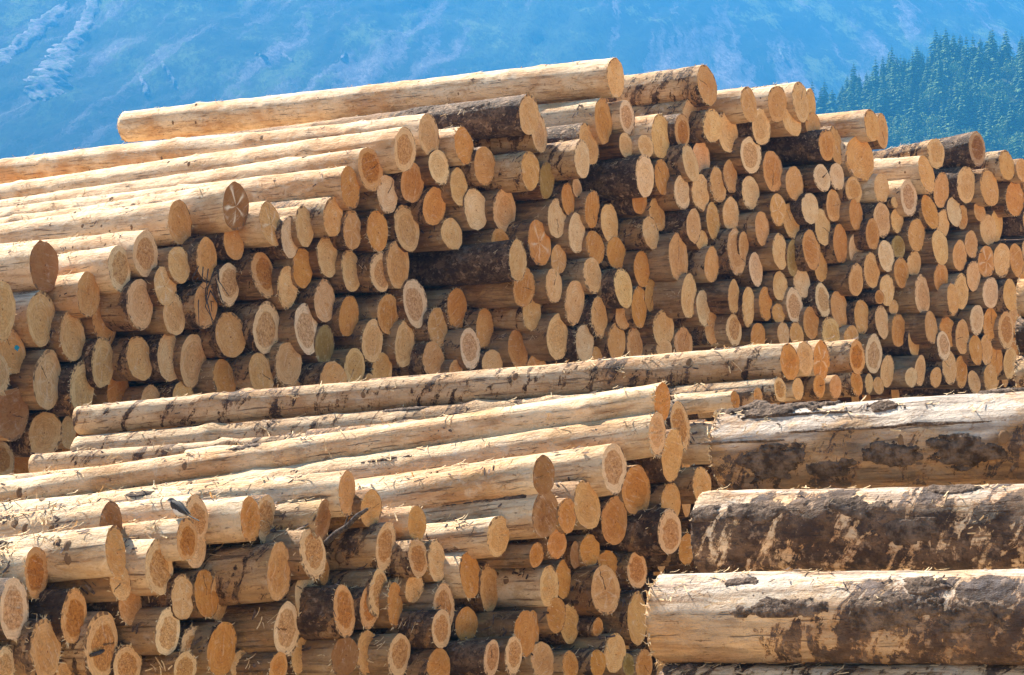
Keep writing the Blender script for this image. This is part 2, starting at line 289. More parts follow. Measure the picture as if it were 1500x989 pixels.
# ------------------------------------------------------------------ object helpers
def new_mesh(name, V, Fc, mats, attrs=None, midx=None, smooth=True):
    me = bpy.data.meshes.new(name); V = np.asarray(V, np.float32)
    me.from_pydata(V.tolist(), [], [list(map(int, f)) for f in Fc])
    for m in mats: me.materials.append(m)
    if smooth: me.polygons.foreach_set('use_smooth', np.ones(len(me.polygons), bool))
    if midx is not None: me.polygons.foreach_set('material_index', np.asarray(midx, np.int32))
    for k, (typ, arr) in (attrs or {}).items():
        a = me.attributes.new(k, typ, 'POINT'); arr = np.asarray(arr, np.float32)
        a.data.foreach_set('vector' if typ == 'FLOAT_VECTOR' else 'color', arr.ravel())
    me.update()
    return me
def link(name, me, parent=None, loc=None):
    o = bpy.data.objects.new(name, me); COL.objects.link(o)
    if parent: o.parent = parent
    if loc is not None: o.location = loc
    return o
def tag(o, label=None, cat=None, group=None, kind=None):
    for k, v in (('label', label), ('category', cat), ('group', group), ('kind', kind)):
        if v: o[k] = v
    return o

def tube(pts, rads, n=8):
    V = []; Fc = []
    for i, p in enumerate(pts):
        d = Vector(pts[min(i+1, len(pts)-1)])-Vector(pts[max(i-1, 0)]); d.normalize(); u = d.orthogonal().normalized(); v = d.cross(u)
        V += [tuple(Vector(p)+(u*cos(k*2*pi/n)+v*sin(k*2*pi/n))*rads[i]) for k in range(n)]
        if i: Fc += [[(i-1)*n+k, (i-1)*n+(k+1) % n, i*n+(k+1) % n, i*n+k] for k in range(n)]
    Fc += [[k for k in range(n)][::-1], [(len(pts)-1)*n+k for k in range(n)]]
    return V, Fc
def fbm(x, y, oct=6, seed=0, gain=.5, lac=2.03):
    g = np.random.default_rng(seed); tot = 0; amp = 1; out = np.zeros(np.broadcast(x, y).shape)
    def vn(u, v, tab):
        i, j = np.floor(u).astype(int), np.floor(v).astype(int); fu, fv = u-i, v-j; fu = fu*fu*(3-2*fu); fv = fv*fv*(3-2*fv)
        h = lambda a, b: tab[(a & 255), (b & 255)]
        return (h(i, j)*(1-fu)+h(i+1, j)*fu)*(1-fv)+(h(i, j+1)*(1-fu)+h(i+1, j+1)*fu)*fv
    for o in range(oct):
        out = out+amp*(vn(x+17.3*o, y+9.1*o, g.random((256, 256)))-.5); tot += amp; amp *= gain; x = x*lac; y = y*lac
    return out/tot*2
TINT = {'a': (.75, .478, .25), 'b': (.70, .402, .163), 'c': (.64, .326, .108), 'd': (.585, .254, .058), 'e': (.345, .158, .052), 'g': (.32, .195, .05)}
UP = np.array((0, 0, 1.0))
def basis(a):
    eh = np.cross(a, UP); eh /= np.linalg.norm(eh); return eh, np.cross(eh, a)
def rngf(seed): return np.random.default_rng(int(seed))

class Log:
    """one trunk: P sawn near end, a unit axis towards that end, r1 -> r2 over length L, n normal of the cut"""
    def __init__(s, P, a, r1, r2, L, n, seed, wob=.03):
        s.P, s.a, s.r1, s.r2, s.L, s.n, s.seed = np.asarray(P), np.asarray(a), r1, r2, L, np.asarray(n), seed
        s.eh, s.eu = basis(s.a); g = rngf(seed); s.g = g
        s.k = [(i, g.uniform(.5, 1)*wob/(i-1)**.8, g.uniform(0, 6.28), g.uniform(-.25, .25)) for i in range(2, 7)]
        s.jit = g.normal(0, .009, 64)
        s.sway = (g.uniform(-1, 1)*.022, g.uniform(.5, 1.2), g.uniform(0, 6.28), g.uniform(-1, 1)*.010)
        s.bumps = []
        t = g.uniform(.1, .5)
        while t < L and L > 2.6:
            for _ in range(g.integers(1, 4)):
                s.bumps.append((t+g.normal(0, .06), g.uniform(0, 2*pi), g.uniform(.008, .027), g.uniform(.04, .09)))
            t += g.uniform(.35, .8)
    def rad(s, th, t):
        base = s.r1 + (s.r2-s.r1)*np.clip(t/s.L, 0, 1)
        f = 1.0
        for i, am, ph, tw in s.k: f = f + am*np.sin(i*th+ph+tw*t*i)
        f = f + .012*np.sin(9*th+s.k[0][2]*3+1.7*t) + .010*np.sin(5.1*t+3*th+s.k[1][2]) + .008*np.sin(13.7*t-2*th+s.k[2][2]) + .006*np.sin(31*t+5*th)
        r = base*f
        for bt, bth, bh, bw in s.bumps:
            d = (th-bth+pi) % (2*pi)-pi
            r = r + bh*np.exp(-((t-bt)/bw)**2-(d*base/bw)**2)
        # ragged saw edge close to the cut
        idx = (np.asarray(th)/(2*pi)*64).astype(int) % 64
        return r*(1+s.jit[idx]*np.exp(-t/.05))
    def shear(s, off):
        return -(off @ s.n)/(s.n @ s.a)
    def pt(s, th, t, extra=0.0):
        th = np.asarray(th, float); t = np.asarray(t, float)
        r = s.rad(th, t)+extra
        off = (np.cos(th)*r)[..., None]*s.eh + (np.sin(th)*r)[..., None]*s.eu
        sh = s.shear(off)*np.clip(1-t/.5, 0, 1)
        a0, w0, p0, a1 = s.sway
        cl = (a0*(np.sin(w0*t+p0)-np.sin(p0)))[..., None]*s.eu + (a1*(np.sin(w0*1.3*t)))[..., None]*s.eh
        return off + cl + (sh-t)[..., None]*s.a
    def body(s, seg, rows, prm, endcap=True):
        th = np.arange(seg)*2*pi/seg
        t = np.concatenate(([0, .015, .05], np.linspace(.12, s.L, rows)))
        T, TH = np.meshgrid(t, th, indexing='ij')
        V = s.pt(TH, T).reshape(-1, 3); r = s.rad(TH, T)
        lp = np.stack((np.cos(TH)*r, np.sin(TH)*r, T), -1).reshape(-1, 3)
        nr = len(t); i = np.arange(nr-1)[:, None]*seg; j = np.arange(seg)[None]; j2 = (j+1) % seg
        Fc = np.stack((i+j, i+j2, i+seg+j2, i+seg+j), -1).reshape(-1, 4).tolist()
        if endcap: Fc.append([(nr-1)*seg+k for k in range(seg)])
        return V, Fc, {'lp': ('FLOAT_VECTOR', lp), 'prm': ('FLOAT_COLOR', np.tile(np.array(prm), (len(V), 1)))}
    def cap(s, seg, tint, epr):
        th = np.arange(seg)*2*pi/seg
        fr = np.array((.0, .25, .5, .75, .93, 1.0))
        ring = s.pt(th, np.zeros(seg)); c = ring.mean(0)
        V = [c[None]]; cp = [np.array([[0, 0, 0.]])]
        g = rngf(s.seed+5)
        for f in fr[1:]:
            q = c + (ring-c)*f
            if f < .99: q = q + s.a*(g.normal(0, .0035, seg)[:, None]*(1 if f < .9 else .5)) + s.a*.004*(1-f)
            V.append(q); cp.append(np.stack((np.cos(th)*f, np.sin(th)*f, 0*th), -1))
        V = np.concatenate(V); cp = np.concatenate(cp); cp[:, 2] = (s.seed % 997)/997.0
        Fc = [[0, 1+(k+1) % seg, 1+k] for k in range(seg)]
        for q in range(len(fr)-2):
            b = 1+q*seg
            Fc += [[b+k, b+(k+1) % seg, b+seg+(k+1) % seg, b+seg+k] for k in range(seg)]
        m = len(V)
        return V, Fc, {'cap': ('FLOAT_VECTOR', cp), 'tint': ('FLOAT_COLOR', np.tile(np.array((*tint, 1.)), (m, 1))),
                       'eprm': ('FLOAT_COLOR', np.tile(np.array((*epr, 1.)), (m, 1)))}
    def splinters(s, count, lmin, lmax, far=False):
        g = rngf(s.seed+9); V = []; Fc = []
        arcs = [(g.uniform(0, 2*pi), g.uniform(.3, 1.1)) for _ in range(3)]
        for _ in range(count):
            c, w = arcs[g.integers(0, 3)] if g.random() < .75 else (g.uniform(0, 6.28), 1)
            th = c+g.normal(0, w); tt = 0.0 if not far else s.L
            b = s.pt(th, tt+abs(g.normal(0, .006))*(-1 if far else 1), -.003)
            rad = cos(th)*s.eh+sin(th)*s.eu; tan = -sin(th)*s.eh+cos(th)*s.eu
            d = rad*g.uniform(.25, 1)+s.a*g.normal(0, .55)+tan*g.normal(0, .35); d /= np.linalg.norm(d)
            l = g.uniform(lmin, lmax)*g.uniform(.5, 1); wd = g.uniform(.0018, .0042)
            u = np.cross(d, s.a+.3*rad); u /= np.linalg.norm(u)+1e-9; v = np.cross(d, u)
            k = len(V); mid = b+d*l*.55+tan*g.normal(0, .2)*l
            V += [b+u*wd, b-u*wd*.6+v*wd, b-u*wd*.6-v*wd, mid+u*wd*.7, mid-u*wd*.5+v*wd*.6, mid-u*wd*.5-v*wd*.6, b+d*l+UP*g.normal(0, .15)*l]
            for p, q in ((0, 1), (1, 2), (2, 0)): Fc += [[k+p, k+q, k+3+q, k+3+p], [k+3+p, k+3+q, k+6]]
        return V, Fc
    def patch(s, th0, th1, t0, t1, h, seed, cell=.010, cover=.5):
        """bark still clinging on: a ragged shell standing proud of the wood, its rim dipping into it"""
        nt = max(8, int((t1-t0)/cell)); na = max(6, int((th1-th0)*s.r1/cell))
        A, B = np.meshgrid(np.linspace(0, 1, na+1), np.linspace(0, 1, nt+1), indexing='xy')
        TH = th0+(th1-th0)*A; T = t0+(t1-t0)*B; U = TH*s.r1
        ell = np.sqrt((2*A-1)**2+(2*B-1)**2)
        m = (1-ell)*1.0-.22+(cover-.5)*.6+.95*fbm(U*15+seed, T*9, 6, seed % 91, .66)-2.5*np.clip(np.maximum(abs(2*A-1), abs(2*B-1))-.86, 0, 1)*4
        rough = 1+.9*fbm(U*70+seed, T*45, 4, seed % 53, .6)
        ex = np.where(m > 0, h*np.clip(m*6, 0, 1)*rough, np.maximum(m*.03, -.008)-.001)
        V = s.pt(TH, T, ex).reshape(-1, 3); w = A.shape[1]; up = ex > -.004
        kq = up[:-1, :-1] | up[1:, 1:] | up[:-1, 1:] | up[1:, :-1]
        i, j = np.nonzero(kq); a = i*w+j
        Fc = np.stack((a, a+w, a+w+1, a+1), -1)
        used, inv = np.unique(Fc, return_inverse=True)
        return V[used], inv.reshape(-1, 4).tolist()

# ------------------------------------------------------------------ where the log ends are
def rear_y(x):          # the rear stack's end wall runs from near left to far right
    s = (x-CX)/F; a, b = np.array((-4.125, 16.5)), np.array((6.07, 26.0))
    d = b-a; t = (s*a[1]-a[0])/(d[0]-s*d[1]); return a[1]+t*d[1]
def front_y(x):
    return float(np.interp(x, (-100, 0, 500, 900, 1000, 1160, 1270), (8.9, 9.1, 9.9, 11.1, 11.7, 13.0, 14.0)))
ALPHA = {'R': radians(60), 'F': radians(70)}

LOGS = []
for pile, x0, y0, sc, txt in TILES:
    for e in txt.replace('\n', ';').split(';'):
        e = e.split()
        if len(e) < 5 or e[4][0] == 'x': continue
        X, Y, Wd, Hh = map(float, e[:4])
        LOGS.append(dict(p=pile, x=x0+X/sc, y=y0+Y/sc, w=Wd/sc, h=Hh/sc, tone=e[4][0], fl=e[4][1:], i=len(LOGS)))
for (kx, ky), v in LONG.items():
    m = min(LOGS, key=lambda l: abs(l['x']-kx)+abs(l['y']-ky)); m['far'] = v
for l in LOGS:
    l['Y'] = (rear_y if l['p'] == 'R' else front_y)(l['x']) + (.22 if '-' in l['fl'] else 0) - (.2 if '+' in l['fl'] else 0)
    l['Y0'] = l['Y']
# trunks may not run through one another: of two whose cross-sections overlap the left one stands nearer to the camera
for p in 'RF':
    S = [l for l in LOGS if l['p'] == p]; al = ALPHA[p]
    R = np.array([ray(l['x'], l['y']) for l in S]); hh = np.array([l['h'] for l in S])/2/F; Yc = np.array([l['Y'] for l in S]); Y0 = Yc.copy()
    xx = np.array([l['x'] for l in S]); plus = np.array(['+' in l['fl'] for l in S]); ku = R[:, 0]*cos(al)+sin(al)
    tz = 0.0 if p == 'R' else .045        # the front trunks dip towards their far ends
    lim = .9 if p == 'R' else .55
    along = lambda: Yc*(R[:, 0]*sin(al)-cos(al))
    for it in range(160):
        u, z, r = Yc*ku, Yc*R[:, 2]-tz*along(), hh*Yc
        du = u[:, None]-u[None]; dz = z[:, None]-z[None]; rr = .96*(r[:, None]+r[None])
        hit = (du**2+dz**2 < rr**2) & (np.abs(dz) < .8*rr) & (xx[:, None] < xx[None]-3) & ~(plus[None] & ~plus[:, None])
        n = hit.sum(1)*-1.0+hit.sum(0)
        Yc = np.clip(Yc+.008*np.sign(n)*np.minimum(np.abs(n), 2), Y0-lim, Y0+lim)
    for l, y in zip(S, Yc): l['Y'] = float(y)
# the largest 300 of the photograph are objects of their own, the small rest one packed mass
N_OWN = 288
order = sorted(LOGS, key=lambda l: -l['h']*l['w']-(1e6 if 'far' in l else 0))
for k, l in enumerate(order): l['own'] = k < N_OWN

def dims(l):
    P = at(l['x'], l['y'], l['Y']); al = ALPHA[l['p']]
    dist = l['Y']; r1 = l['h']/2/F*dist
    g = rngf(1000+l['i'])
    if 'far' in l:
        fx, fy = l['far'][:2]; r = ray(fx, fy)
        L = (P[0]-r[0]*P[1])/(sin(al)+r[0]*cos(al)); Q = CAM+r*(P[1]+cos(al)*L)
        a = P-Q; L = np.linalg.norm(a); a /= L
        r2 = l['far'][2]/2/F*Q[1] if len(l['far']) > 2 else max(r1*(1-.03*L), r1*.72)
        if fx < 0: L += .0
    else:
        da = g.normal(0, .02); tilt = .0 if l['p'] == 'R' else .045
        a = np.array((sin(al+da), -cos(al+da), tilt+g.normal(0, .012))); a /= np.linalg.norm(a)
        L = (3.6 if ('P' in l['fl'] or 'B' in l['fl'] or 'M' in l['fl']) else 2.4) if l['own'] else 1.8
        r2 = r1*(1-.03*L)
    # the cut is turned a little so that the end is as narrow as in the photograph
    v = -(P-CAM); v /= np.linalg.norm(v)
    want = math.acos(min(.95, max(.2, l['w']/l['h'])))
    hv = atan2(v[0], -v[1]); ha = atan2(a[0], -a[1])
    cur = ha-hv; d = max(-radians(16), min(radians(16), want-cur))
    ang = ha+d
    n = np.array((sin(ang), -cos(ang), g.normal(0, .06))); n /= np.linalg.norm(n)
    return P, a, r1, r2, L, n

# an end that the photograph shows must not hide behind another trunk: nudge depths until none does
def settle(p, iters, lim):
    S = [l for l in LOGS if l['p'] == p]; D = [dims(l) for l in S]
    A = np.array([d[1] for d in D]); Ln = np.array([min(d[4], 3.0) for d in D]); R = np.array([ray(l['x'], l['y']) for l in S]); hh = np.array([l['h'] for l in S])/2/F
    Yc = np.array([l['Y'] for l in S]); Y0 = np.array([l['Y0'] for l in S]); back = np.array([('-' in l['fl'])*1.0-('+' in l['fl']) for l in S])
    EH = np.cross(A, UP); EH /= np.linalg.norm(EH, axis=1)[:, None]; EU = np.cross(EH, A)
    q = np.array([(0, 0), (.7, 0), (-.7, 0), (0, .7), (0, -.7), (.5, .5), (-.5, -.5), (.5, -.5), (-.5, .5)])
    allow = back[:, None] <= back[None]            # pairs where the first may claim to stand in front
    X = np.abs(np.array([l['x'] for l in S])[:, None]-np.array([l['x'] for l in S])[None])
    tot = 0
    for it in range(iters):
        P = CAM+R*Yc[:, None]; r = hh*Yc; cnt = np.zeros((len(S), len(S)))
        for u, v in q:
            p0 = P+EH*(u*r)[:, None]+EU*(v*r)[:, None]; d = CAM-p0; d /= np.linalg.norm(d, axis=1)[:, None]
            w0 = p0[:, None]-P[None]; b = -(d@A.T); dd = (w0*d[:, None]).sum(-1); ee = -(w0*A[None]).sum(-1); den = 1-b*b
            sc = np.maximum((b*ee-dd)/den, 0); tc = ee+b*sc
            dist = np.linalg.norm(w0+sc[..., None]*d[:, None]+tc[..., None]*A[None], axis=-1)
            cnt += (tc > .02) & (tc < Ln[None]) & (dist < 1.10*r[None])
        np.fill_diagonal(cnt, 0); tot = int((cnt*allow > 0).sum())
        c = np.minimum(cnt, 4)*allow
        Yc = np.clip(Yc-.006*np.minimum(c.sum(1), 4)+.006*np.minimum(c.sum(0), 4), Y0-lim, Y0+lim)
    for l, y in zip(S, Yc): l['Y'] = float(y)
    return tot
print('ends still covered:', settle('R', 90, 1.6), settle('F', 240, 1.3))
# ------------------------------------------------------------------ labels: what a log looks like and where it lies
COLW = {'a': 'pale cream', 'b': 'light tan', 'c': 'tan', 'd': 'orange', 'e': 'dark brown', 'g': 'greenish brown'}
MARKS = {'R': [((902, 114), 'long topmost log'), ((775, 168), 'thick bark-striped log'), ((759, 383), 'dark barked log'), ((345, 303), 'star-cracked dark end'),
               ((65, 390), 'darkest brown end'), ((1212, 212), 'grey barked log'), ((1431, 218), 'dark-cored topmost end'), ((513, 463), 'greenish round end')],
         'F': [((274, 790), 'log under the bird'), ((799, 753), 'log with black bark strip'), ((504, 896), 'ring-cored orange end'), ((900, 686), 'big pale dark-cored end'),
               ((1157, 530), 'spotted highest log'), ((149, 940), 'log with a dark chip')]}
for p in 'RF':
    MARKS[p] = [(min((l for l in LOGS if l['p'] == p), key=lambda l: abs(l['x']-q[0])+abs(l['y']-q[1])), nm) for q, nm in MARKS[p]]
STACK = {'R': 'rear stack', 'F': 'front stack'}
SECT = ['right of', 'upper right of', 'above', 'upper left of', 'left of', 'lower left of', 'below', 'lower right of']
ORD = ['', 'second ', 'third ', 'fourth ', 'fifth ', 'sixth ', 'seventh ', 'eighth ', 'ninth ', 'tenth ', 'eleventh ', 'twelfth ', 'thirteenth ', 'fourteenth ', 'fifteenth ', 'sixteenth ', 'seventeenth ', 'eighteenth ']
bins = {}
for l in LOGS:
    for m, nm in MARKS[l['p']]:
        if m is l: l['mark'] = nm
    if 'mark' in l: continue
    m, nm = min(MARKS[l['p']], key=lambda q: (q[0]['x']-l['x'])**2*1.6+(q[0]['y']-l['y'])**2)
    k = int(round(atan2(-(l['y']-m['y']), l['x']-m['x'])/(pi/4))) % 8
    l['key'] = (l['p'], nm, k, l['tone'])
    bins.setdefault(l['key'], []).append((sqrt((l['x']-m['x'])**2+(l['y']-m['y'])**2), l['i']))
def log_label(l):
    fl = l['fl']; what = COLW[l['tone']]
    if 'mark' in l: return '%s in the %s, sawn end %s' % (l['mark'], STACK[l['p']], what)
    b = sorted(bins[l['key']]); r = [i for _, i in b].index(l['i'])
    ex = 'dark-cored ' if 'h' in fl else 'frayed ' if 'f' in fl else 'cracked ' if ('k' in fl or 's' in fl) else ''
    return '%s%s log, %s, %ssuch %s %s' % (ex, what, STACK[l['p']], (ORD[r] or 'nearest '), SECT[l['key'][2]], l['key'][1])

# ------------------------------------------------------------------ build the logs
knot_me = []
for v in range(4):
    g = rngf(70+v); V = []; n = 9
    for r, z in ((1.25, -.35), (1.0, .12), (.86, .30), (.5, .36)):
        V += [(cos(k*2*pi/n)*r*(1+g.normal(0, .08)), sin(k*2*pi/n)*r*(1+g.normal(0, .08)), z*(1+g.normal(0, .15))) for k in range(n)]
    V.append((0, 0, .33)); Fc = []
    for q in range(3): Fc += [[q*n+k, q*n+(k+1) % n, (q+1)*n+(k+1) % n, (q+1)*n+k] for k in range(n)]
    Fc += [[3*n+k, 3*n+(k+1) % n, 4*n] for k in range(n)]
    knot_me.append(new_mesh('branch_stub', V, Fc, [M_KNOT]))
RND = random.Random(11)
rest = {'R': [], 'F': []}
TOPS = []       # logs whose flanks are in the open: they get loose shavings later
def prm_of(l, g):
    fl = l['fl']
    bark = .72 if 'B' in fl else .46 if 'M' in fl else g.uniform(.0, .2) if 'P' in fl else g.uniform(.15, .68)
    tone = g.uniform(.7, 1) if 'P' in fl else g.uniform(.0, .5)
    brown = g.uniform(.05, .25) if 'P' in fl else .35 if 'M' in fl else g.uniform(.4, 1)  # unpeeled trunks browner: dark wood, plus gap shade put into the colour
    if (l['x'], l['y']) in SPOTTED: bark, tone, brown = .43, .75, .42
    return (bark, tone, g.random(), brown)
SPOTTED = {(1157, 530), (1143, 571), (1110, 581)}
def add_knots(o, lg, n, g):
    for q in range(n):
        t = g.uniform(.15, min(lg.L, 6.5)*.95); th = g.uniform(-.5, 2.2)
        p = lg.pt(th, t, -.004); rad = Vector(cos(th)*lg.eh+sin(th)*lg.eu)
        k = link('branch_stub', knot_me[g.integers(0, 4)], o)
        sz = g.uniform(.010, .026); z = (rad+Vector(lg.a)*g.normal(.25, .25)).normalized()
        k.matrix_local = Matrix.Translation(Vector(p)) @ z.to_track_quat('Z', 'Y').to_matrix().to_4x4() @ Matrix.Diagonal((sz, sz*1.25, sz*g.uniform(.6, 1.3), 1))
def add_patch(o, lg, args, seed, mat=None, **kw):
    V, Fc = lg.patch(*args, seed, **kw)
    if Fc: link('bark_patch', new_mesh('bark_patch', V, Fc, [mat or M_BARK]), o)
for l in sorted(LOGS, key=lambda l: l['i']):
    P, a, r1, r2, L, n = dims(l); g = rngf(500+l['i']); fl = l['fl']
    lg = Log(P, a, r1, r2, L, n, 3000+l['i']*7, .027); l['lg'] = lg
    prm = prm_of(l, g)
    t0 = np.array(TINT[l['tone']])*g.normal(1, .05)*np.array((1, g.normal(1, .02), g.normal(1, .05)))
    epr = (1. if 'h' in fl else (g.uniform(.1, .5) if g.random() < .55 else 0), (.85 if l.get('mark') else .4) if 's' in fl else (.22 if g.random() < .04 else 0), 1. if 'k' in fl else (.8 if g.random() < .15 else 0))
    far = 'far' in l
    seg = 40 if far else 30
    if not l['own']:
        rest[l['p']].append((lg, prm, t0, epr)); continue
    V, Fc, at_ = lg.body(seg, int(L/.055) if far else 16, prm)
    if l.get('mark') == 'thick bark-striped log':      # the bark is stripped off farther back
        t_ = at_['lp'][1][:, 2]; k_ = np.clip((t_-1.3)/.7, 0, 1); at_['prm'][1][:, 0] *= 1-.8*k_; at_['prm'][1][:, 1] = .4+.5*k_
    o = link('log', new_mesh('log', V, Fc, [M_SIDE], at_), None, P)
    tag(o, log_label(l), 'log', 'logs of the '+STACK[l['p']])
    V, Fc, at_ = lg.cap(seg, t0, epr)
    link('sawn_end', new_mesh('sawn_end', V, Fc, [M_END], at_), o)
    V, Fc = lg.splinters(60 if 'f' in fl else int(g.integers(5, 26)), .015, .052 if 'f' in fl else .03)
    link('splinter_fringe', new_mesh('splinter_fringe', V, Fc, [M_SPL], smooth=False), o)['kind'] = 'stuff'
    l['o'] = o
    if far or 'P' in fl:
        add_knots(o, lg, int(g.integers(6, 12)) if far else 2, g); TOPS.append(lg)
    if 'B' in fl:
        for q in range(2): add_patch(o, lg, (g.uniform(-.4, .5), g.uniform(1.0, 2.2), .25+q*.7, .85+q*.7, .008), 40+l['i']+q, cover=.3)
    if far and g.random() < .4:
        t = g.uniform(.4, 3); th = g.uniform(.2, 1.1); add_patch(o, lg, (th, th+g.uniform(.3, .8), t, t+g.uniform(.2, .5), .006), 90+l['i'], cover=.3)
    if l.get('mark') == 'log with black bark strip': add_patch(o, lg, (.75, 1.75, .02, .62, .009), 8, cover=.9)
    if l.get('mark') == 'long topmost log':
        V, Fc = lg.splinters(60, .015, .05, far=True)
        link('splinter_fringe', new_mesh('splinter_fringe', V, Fc, [M_SPL], smooth=False), o)['kind'] = 'stuff'
def joined(name, parts, mats):
    V = []; Fc = []; mi = []; at_ = {}
    nv = 0
    for v, f, A, m in parts:
        V.append(v); Fc += [[x+nv for x in q] for q in f]; mi += [m]*len(f)
        for k, w in (('lp', 3), ('prm', 4), ('cap', 3), ('tint', 4), ('eprm', 4)):
            at_.setdefault(k, []).append(A[k][1] if k in A else np.zeros((len(v), w)))
        nv += len(v)
    at_ = {k: ('FLOAT_VECTOR' if w[0].shape[1] == 3 else 'FLOAT_COLOR', np.concatenate(w)) for k, w in at_.items()}
    return link(name, new_mesh(name, np.concatenate(V), Fc, mats, at_, mi))
parts = []
for p in 'RF':
    for lg, prm, t0, epr in rest[p]:
        v, f, A = lg.body(20, 6, prm); parts.append((v+lg.P, f, A, 0))
        v, f, A = lg.cap(20, t0, epr); parts.append((v+lg.P, f, A, 1))
# trunks deep inside the stacks, glimpsed as dark rounds between the ends
TOPLINE = {'R': ((0, 545), (130, 520), (260, 430), (340, 400), (480, 385), (560, 340), (650, 290), (780, 290), (900, 260), (1200, 255), (1290, 320), (1420, 310), (1500, 300), (1700, 300)),
           'F': ((0, 880), (200, 870), (330, 812), (500, 812), (640, 825), (820, 812), (930, 740), (1010, 740), (1040, 640), (1150, 600), (1300, 600))}
for p, ybot in (('R', 1000), ('F', 1420)):
    g = rngf(77); x = -120
    while x < (1640 if p == 'R' else 1300):
        Yw = (rear_y if p == 'R' else front_y)(x); d = .33 if p == 'R' else .25
        hp = d*F/Yw; y = float(np.interp(x, *zip(*TOPLINE[p])))+hp*.5+g.uniform(0, 10)
        while y < ybot:
            al = ALPHA[p]; a = np.array((sin(al), -cos(al), 0.0 if p == 'R' else .04)); a /= np.linalg.norm(a)
            lg = Log(at(x+g.uniform(-5, 5), y, Yw+(1.25 if p == 'R' else .75))-a*g.uniform(.25, .5), a, d*.5, d*.48, 1.8, a, 20000+int(x)*37+int(y), .03)
            v, f, A = lg.body(14, 4, (g.uniform(.2, .6), g.uniform(0, .5), g.random(), 1.0)); parts.append((v+lg.P, f, A, 0))
            v, f, A = lg.cap(14, np.array(TINT[g.choice(list('bccdd'))])*.9, (0, 0, 0)); parts.append((v+lg.P, f, A, 1))
            y += hp*g.uniform(.95, 1.05)
        x += hp*.55
o = joined('packed_logs', parts, [M_SIDE, M_END])
tag(o, 'small shaded logs packed deep between the larger sawn ends of both stacks', 'logs', None, 'stuff')

# ------------------------------------------------------------------ the big barked logs at the right and the stack at the right edge
BIG = [ # left end x, y, height there; x=1500: y, height; depth; bark, tone; label
 ((1062, 656, 116), (637, 146), 8.3, (.34, .45, .31, .35), 'thick weathered log with dark bark flakes, uppermost of the big logs at right'),
 ((1036, 774, 120), (773, 132), 8.05, (.60, .85, .57, .1), 'big log mottled with dark bark strips, second from top at right'),
 ((971, 911, 124), (912, 136), 7.75, (.30, .95, .80, .05), 'big peeled log with pale frayed left end, third from top at right'),
 ((982, 1027, 124), (1038, 138), 7.74, (.45, .8, .12, .1), 'big log at the bottom right corner, only its top showing'),
]
def vary(q, lg, prm, lp, t_in, t_out):
    """where bark, weathering and the browner lower flanks lie on each big log"""
    th = np.arctan2(lp[:, 1], lp[:, 0]); f = np.clip((t_out-lp[:, 2])/(t_out-t_in), 0, 2)      # f: 0 at the left end, 1 at the frame edge
    ss = lambda v, a, b: np.clip((v-a)/(b-a), 0, 1)**2*(3-2*np.clip((v-a)/(b-a), 0, 1))
    w = .25*np.sin(f*9+q)+.15*np.sin(f*23)
    if q == 0:
        low = 1-ss(th+w, .05, .45); prm[:, 0] = .20+.26*low; prm[:, 1] = 1.35+.65*(1-low); prm[:, 3] = .80*low
    elif q == 1:
        low = 1-ss(th+w, .55, 1.1); prm[:, 0] = .42+.19*low; prm[:, 1] = 1.8-.7*low; prm[:, 3] = .12*low
    elif q == 2:
        rt = ss(f+w*.3+.25*ss(-th, -.6, .3), .42, .62)*(1-ss(th, .9, 1.3)); prm[:, 0] = .10+.50*rt; prm[:, 1] = 1.75-.5*(1-ss(th, 0, .8)); prm[:, 3] = .66*(1-ss(th, -.2, .5))
